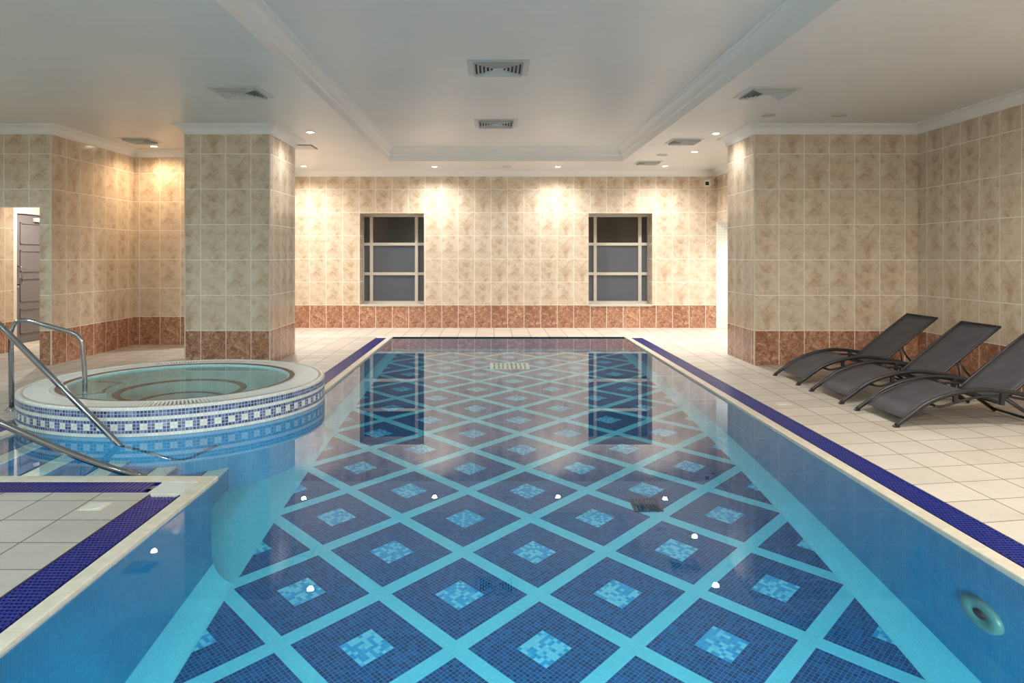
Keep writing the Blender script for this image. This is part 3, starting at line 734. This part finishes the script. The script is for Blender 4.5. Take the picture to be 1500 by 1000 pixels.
def make_lounger():
    L = empty('sun_lounger'); hw = 0.295
    arcp = [(0.0, 0.012), (0.09, 0.078), (0.24, 0.182), (0.42, 0.25), (0.6, 0.284), (0.76, 0.281), (0.97, 0.25), (1.15, 0.205), (1.30, 0.155)]
    low = [(0.30, 0.160), (0.36, 0.158), (0.48, 0.19), (0.62, 0.226), (0.80, 0.236), (0.97, 0.214), (1.14, 0.18), (1.29, 0.148)]
    for s in (-1, 1):
        y = s * hw
        mb = MB(); mb.tube(smooth_path([(x, y, z) for x, z in arcp]), 0.014, n=12, flat=1.25); mb.build('side_rail', M['frame'], L)
        mb = MB(); mb.tube(smooth_path([(x, y - s*0.012, z) for x, z in low]), 0.010, n=10); mb.build('lower_rail', M['frame'], L)
        mb = MB(); mb.obox((0.815, y - s*0.006, 0.222), (0.12, 0, 1), (0, 1, 0), (1, 0, -0.12), 0.055, 0.012, 0.016); mb.build('bracket', M['frame'], L)
        mb = MB(); mb.obox((0.46, y - s*0.01, 0.222), (0, 0, 1), (0, 1, 0), (1, 0, 0), 0.03, 0.010, 0.016)
        mb.build('bracket', M['frame'], L)
        mb = MB(); mb.tube([(0.84, y - s*0.03, 0.225), (0.98, y - s*0.03, 0.13), (1.15, y - s*0.03, 0.010)], 0.0125, n=10, flat=1.2); mb.build('rear_leg', M['frame'], L)
        mb = MB(); mb.tube([(1.08, y - s*0.05, 0.385), (1.13, y - s*0.05, 0.29), (1.215, y - s*0.045, 0.185)], 0.010, n=8)
        mb.tube([(1.06, y - s*0.05, 0.365), (1.075, y - s*0.05, 0.30), (1.09, y - s*0.045, 0.20)], 0.007, n=8); mb.build('support_strut', M['frame'], L)
    for (x, z, r) in ((0.31, 0.160, 0.010), (0.80, 0.18, 0.011), (1.20, 0.178, 0.010), (1.12, 0.03, 0.010)):
        mb = MB(); mb.tube([(x, -hw + 0.01, z), (x, hw - 0.01, z)], r, n=10); mb.build('cross_bar', M['frame'], L)
    # seat: follows the arch, then dips to the hinge
    seat = [(0.075, 0.066), (0.16, 0.132), (0.24, 0.178), (0.33, 0.216), (0.42, 0.246), (0.50, 0.264), (0.56, 0.27), (0.60, 0.265), (0.66, 0.245), (0.73, 0.215), (0.80, 0.188)]
    sheet(seat, -hw + 0.028, hw - 0.028, 0.005, M['sling'], 'seat_sling', L, 0.004)
    for s in (-1, 1):
        mb = MB(); mb.tube(smooth_path([(x, s*(hw - 0.026), z - 0.003) for x, z in seat], 2), 0.008, n=8); mb.build('seat_edge', M['frame'], L)
    # back: straight, slightly bowed
    back = [(0.82 + 0.61*t, 0.182 + 0.498*t + 0.006*math.sin(PI*t)) for t in [k/10 for k in range(11)]]
    bk = sheet(back, -hw + 0.035, hw - 0.035, 0.006, M['sling'], 'back_sling', L, 0.004)
    mb = MB()
    fr = [(x, -hw + 0.03, z - 0.004) for x, z in back] + [(x, hw - 0.03, z - 0.004) for x, z in back[::-1]]
    mb.tube(fr, 0.011, n=10); mb.tube([fr[0], fr[-1]], 0.011, n=10); mb.build('back_frame', M['frame'], L)
    for s in (-1, 1):
        mb = MB(); mb.obox((0.004, s*hw, 0.008), (0.74, 0, 0.67), (0, 1, 0), (-0.67, 0, 0.74), 0.018, 0.0165, 0.014)
        mb.build('foot_cap', M['frame'], L)
    return L
LG = make_lounger()
for i, (x, y, lab) in enumerate(((3.085, 7.55, 'charcoal sun lounger closest to the tiled pier'), (3.075, 6.63, 'charcoal sun lounger between the two other loungers'), (3.075, 5.765, 'charcoal sun lounger standing farthest from the tiled pier'))):
    o = LG if i == 0 else copy_tree(LG)
    o.location = (x, y, 0); tag(o, lab, 'sun lounger', 'charcoal sun loungers beside the pool')

# ------------------------------------------------------------------ ceiling fittings
def make_vent(s):
    """square diffuser: frame and concentric louvers, hanging from z = 0 downwards"""
    V = empty('ceiling_vent'); h = s / 2
    def ring(mb, o, w, z0, z1, dz=0.0):
        i_ = o - w; n0 = [mb.bm.verts.new((sx*o, sy*o, z0)) for sx, sy in ((-1,-1),(1,-1),(1,1),(-1,1))]
        n1 = [mb.bm.verts.new((sx*i_, sy*i_, z1)) for sx, sy in ((-1,-1),(1,-1),(1,1),(-1,1))]
        for k in range(4):
            mb.bm.faces.new((n0[k], n0[(k+1) % 4], n1[(k+1) % 4], n1[k]))
        a = [mb.bm.verts.new(v.co + Vector((0, 0, 0.004))) for v in n0]; c = [mb.bm.verts.new(v.co + Vector((0, 0, 0.004))) for v in n1]
        for k in range(4):
            mb.bm.faces.new((a[k], a[(k+1) % 4], c[(k+1) % 4], c[k])); mb.bm.faces.new((n0[k], n0[(k+1) % 4], a[(k+1) % 4], a[k])); mb.bm.faces.new((n1[k], n1[(k+1) % 4], c[(k+1) % 4], c[k]))
    mb = MB(); ring(mb, h, h * 0.2, -0.004, -0.014); mb.build('frame', M['ventw'], V)
    mb = MB(); mb.box(-h*0.8, h*0.8, -h*0.8, h*0.8, -0.004, -0.001); mb.build('backing', M['black'], V)
    for k in range(6):
        o = h * (0.80 - 0.125 * k)
        mb = MB(); ring(mb, o, h * 0.055, -0.030, -0.008) if k < 5 else mb.box(-o, o, -o, o, -0.02, -0.016)
        mb.build('louver', M['louv'], V)
    return V
vents = [(0.05, 6.83, ZU, 0.58, 'square ceiling vent in the raised tray, closer to the camera'), (0.04, 9.67, ZU, 0.58, 'square ceiling vent in the raised tray, closer to the windows'),
         (-2.42, 6.88, ZC, 0.50, 'square ceiling vent above the hot tub in front of the pillar'), (2.64, 6.90, ZC, 0.50, 'square ceiling vent above the deck beside the loungers'),
         (2.615, 9.79, ZC, 0.44, 'square ceiling vent beside the crown of the tiled pier'), (2.60, 12.0, ZC, 0.42, 'small square ceiling vent by the wall above the second window'),
         (-4.78, 9.72, ZC, 0.42, 'square ceiling vent in the warm lit alcove')]
for x, y, z, s, lab in vents:
    v = make_vent(s); v.location = (x, y, z); tag(v, lab, 'ceiling vent', 'square ceiling vents')
# flat hatch behind the pillar
hp = empty('ceiling_hatch', (-2.86, 10.3, ZC)); tag(hp, 'flat white ceiling hatch behind the tiled pillar', 'ceiling hatch')
mb = MB(); mb.box(-0.3, 0.3, -0.2, 0.2, -0.004, -0.001); mb.build('gap_shade', M['black'], hp)  # black sheet paints the shade in the joint around the cover
mb = MB(); mb.box(-0.285, 0.285, -0.185, 0.185, -0.010, -0.004); mb.build('cover', M['ventw'], hp)

def make_lamp(lens):
    D = empty('recessed_downlight')
    mb = MB(); mb.lathe([(0.062, 0.0), (0.062, -0.006), (0.056, -0.010), (0.046, -0.008), (0.044, -0.002), (0.044, 0.0)], n=32); mb.build('trim_ring', M['white'], D)
    mb = MB(); mb.disc(0.0445, -0.003, n=32, down=True); mb.keep = True; mb.build('lens', lens, D)
    return D
where = ['lit downlight above the back wall on the pillar side', 'lit downlight above the back wall beside the first window', 'lit downlight above the back wall beside the second window',
         'lit downlight above the back wall by the corner camera', 'bright downlight between the vent and the shower recess', 'small downlight beside the crown of the pillar',
         'warm downlight in the tiled alcove', 'small downlight beside the crown of the tiled pier', 'unseen downlight added behind the tiled pillar for general light'] + ['recessed downlight in the ceiling over the near half of the pool room'] * 8
for i, (x, y, col, w) in enumerate(LAMPS):
    D = make_lamp(M['lensw'] if col == WARM else M['lens']); D.location = (x, y, ZC if not TX0 < x < TX1 or not TY0 < y < TY1 else ZU)
    tag(D, where[i], 'downlight', 'recessed ceiling downlights')
    ld = bpy.data.lights.new('downlight_bulb', 'SPOT'); ld.energy = w * 6; ld.color = col; wide = y < 6; ld.spot_size = math.radians(174 if wide else 152); ld.spot_blend = 0.45 if wide else 1.0; ld.shadow_soft_size = 0.04
    lo = bpy.data.objects.new('downlight_bulb', ld); COL.objects.link(lo); lo.parent = D; lo.location = (0, 0, -0.014)
# corridor lamp
D = make_lamp(M['lens']); D.location = (-6.3, 10.6, 2.42); tag(D, 'bright downlight inside the corridor with the grey door', 'downlight', 'recessed ceiling downlights')
ld = bpy.data.lights.new('downlight_bulb', 'SPOT'); ld.energy = 165; ld.color = (1, 0.93, 0.82); ld.spot_size = math.radians(165); ld.spot_blend = 0.6; ld.shadow_soft_size = 0.05
lo = bpy.data.objects.new('downlight_bulb', ld); COL.objects.link(lo); lo.parent = D; lo.location = (0, 0, -0.014)
# unlit round caps
for x, y, lab in ((3.06, 7.98, 'round flush ceiling speaker beside the crown of the pier'), (3.86, 7.98, 'round flush ceiling speaker over the loungers by the wall'), (0.24, 12.55, 'round flush ceiling speaker between two lit downlights'), (2.62, 11.1, 'round flush ceiling speaker between two vents')):
    c = empty('ceiling_speaker', (x, y, ZC)); tag(c, lab, 'ceiling cap', 'round flush ceiling speakers')
    mb = MB(); mb.lathe([(0.085, 0.0), (0.085, -0.008), (0.075, -0.012), (0.068, -0.008)], n=32); mb.build('ring', M['ventw'], c)
    mb = MB(); mb.lathe([(0.068, -0.006), (0.0001, -0.006)], n=32); mb.build('cover', M['ventw'], c)

# corner camera
sc_ = empty('security_camera', (4.02, 13.06, 2.66)); tag(sc_, 'small cream security camera on a bracket in the corner under the cornice', 'security camera')
mb = MB(); mb.obox((0, 0.02, 0), (1, 0, 0), (0, 1, 0), (0, 0, 1), 0.02, 0.04, 0.05); mb.tube([(0, 0.0, 0), (-0.05, -0.06, 0.01), (-0.09, -0.10, -0.02)], 0.014); mb.build('bracket', M['bronze'], sc_)
ax = Vector((-0.55, -0.80, -0.22)).normalized(); ay = ax.cross(Vector((0, 0, 1))).normalized(); az = ay.cross(ax)
mb = MB(); mb.obox(Vector((-0.09, -0.10, -0.01)) + ax*0.05, ax, ay, az, 0.125, 0.055, 0.055); hs_ = mb.build('housing', M['cream'], sc_)
mb = MB(); mb.obox(Vector((-0.09, -0.10, 0.051)) + ax*0.06, ax, ay, az, 0.145, 0.062, 0.005); mb.build('sun_shield', M['cream'], sc_)
mb = MB(); mb.obox(Vector((-0.09, -0.10, -0.01)) + ax*0.177, ax, ay, az, 0.003, 0.032, 0.032); mb.build('lens_window', M['black'], sc_)

# small covers set in the deck
def cover(x, y, s, lab, rnd_=False):
    c = empty('drain_cover', (x, y, 0)); tag(c, lab, 'drain cover', 'small covers set in the deck')
    mb = MB(); mb.box(-s, s, -s, s, 0, 0.004, bev=0.002); mb.build('plate', M['cream'], c)
    mb = MB(); mb.lathe([(s*0.8, 0.004), (s*0.8, 0.007), (s*0.7, 0.007), (0.001, 0.006)], n=28); mb.build('lid', M['plate'], c)
cover(2.56, 6.34, 0.065, 'small pale drain cover beside the blue grate near the loungers')
cover(-2.07, 3.73, 0.06, 'small pale drain cover on the near tiled corner')
# unseen lamp added to brighten the shower recess
D = make_lamp(M['lens']); D.location = (4.75, 12.0, 1.939); tag(D, 'unseen downlight added inside the white shower recess', 'downlight', 'recessed ceiling downlights')
ld = bpy.data.lights.new('downlight_bulb', 'SPOT'); ld.energy = 110; ld.color = (1, 0.97, 0.93); ld.spot_size = math.radians(165); ld.spot_blend = 0.6; ld.shadow_soft_size = 0.05
lo = bpy.data.objects.new('downlight_bulb', ld); COL.objects.link(lo); lo.parent = D; lo.location = (0, 0, -0.014)
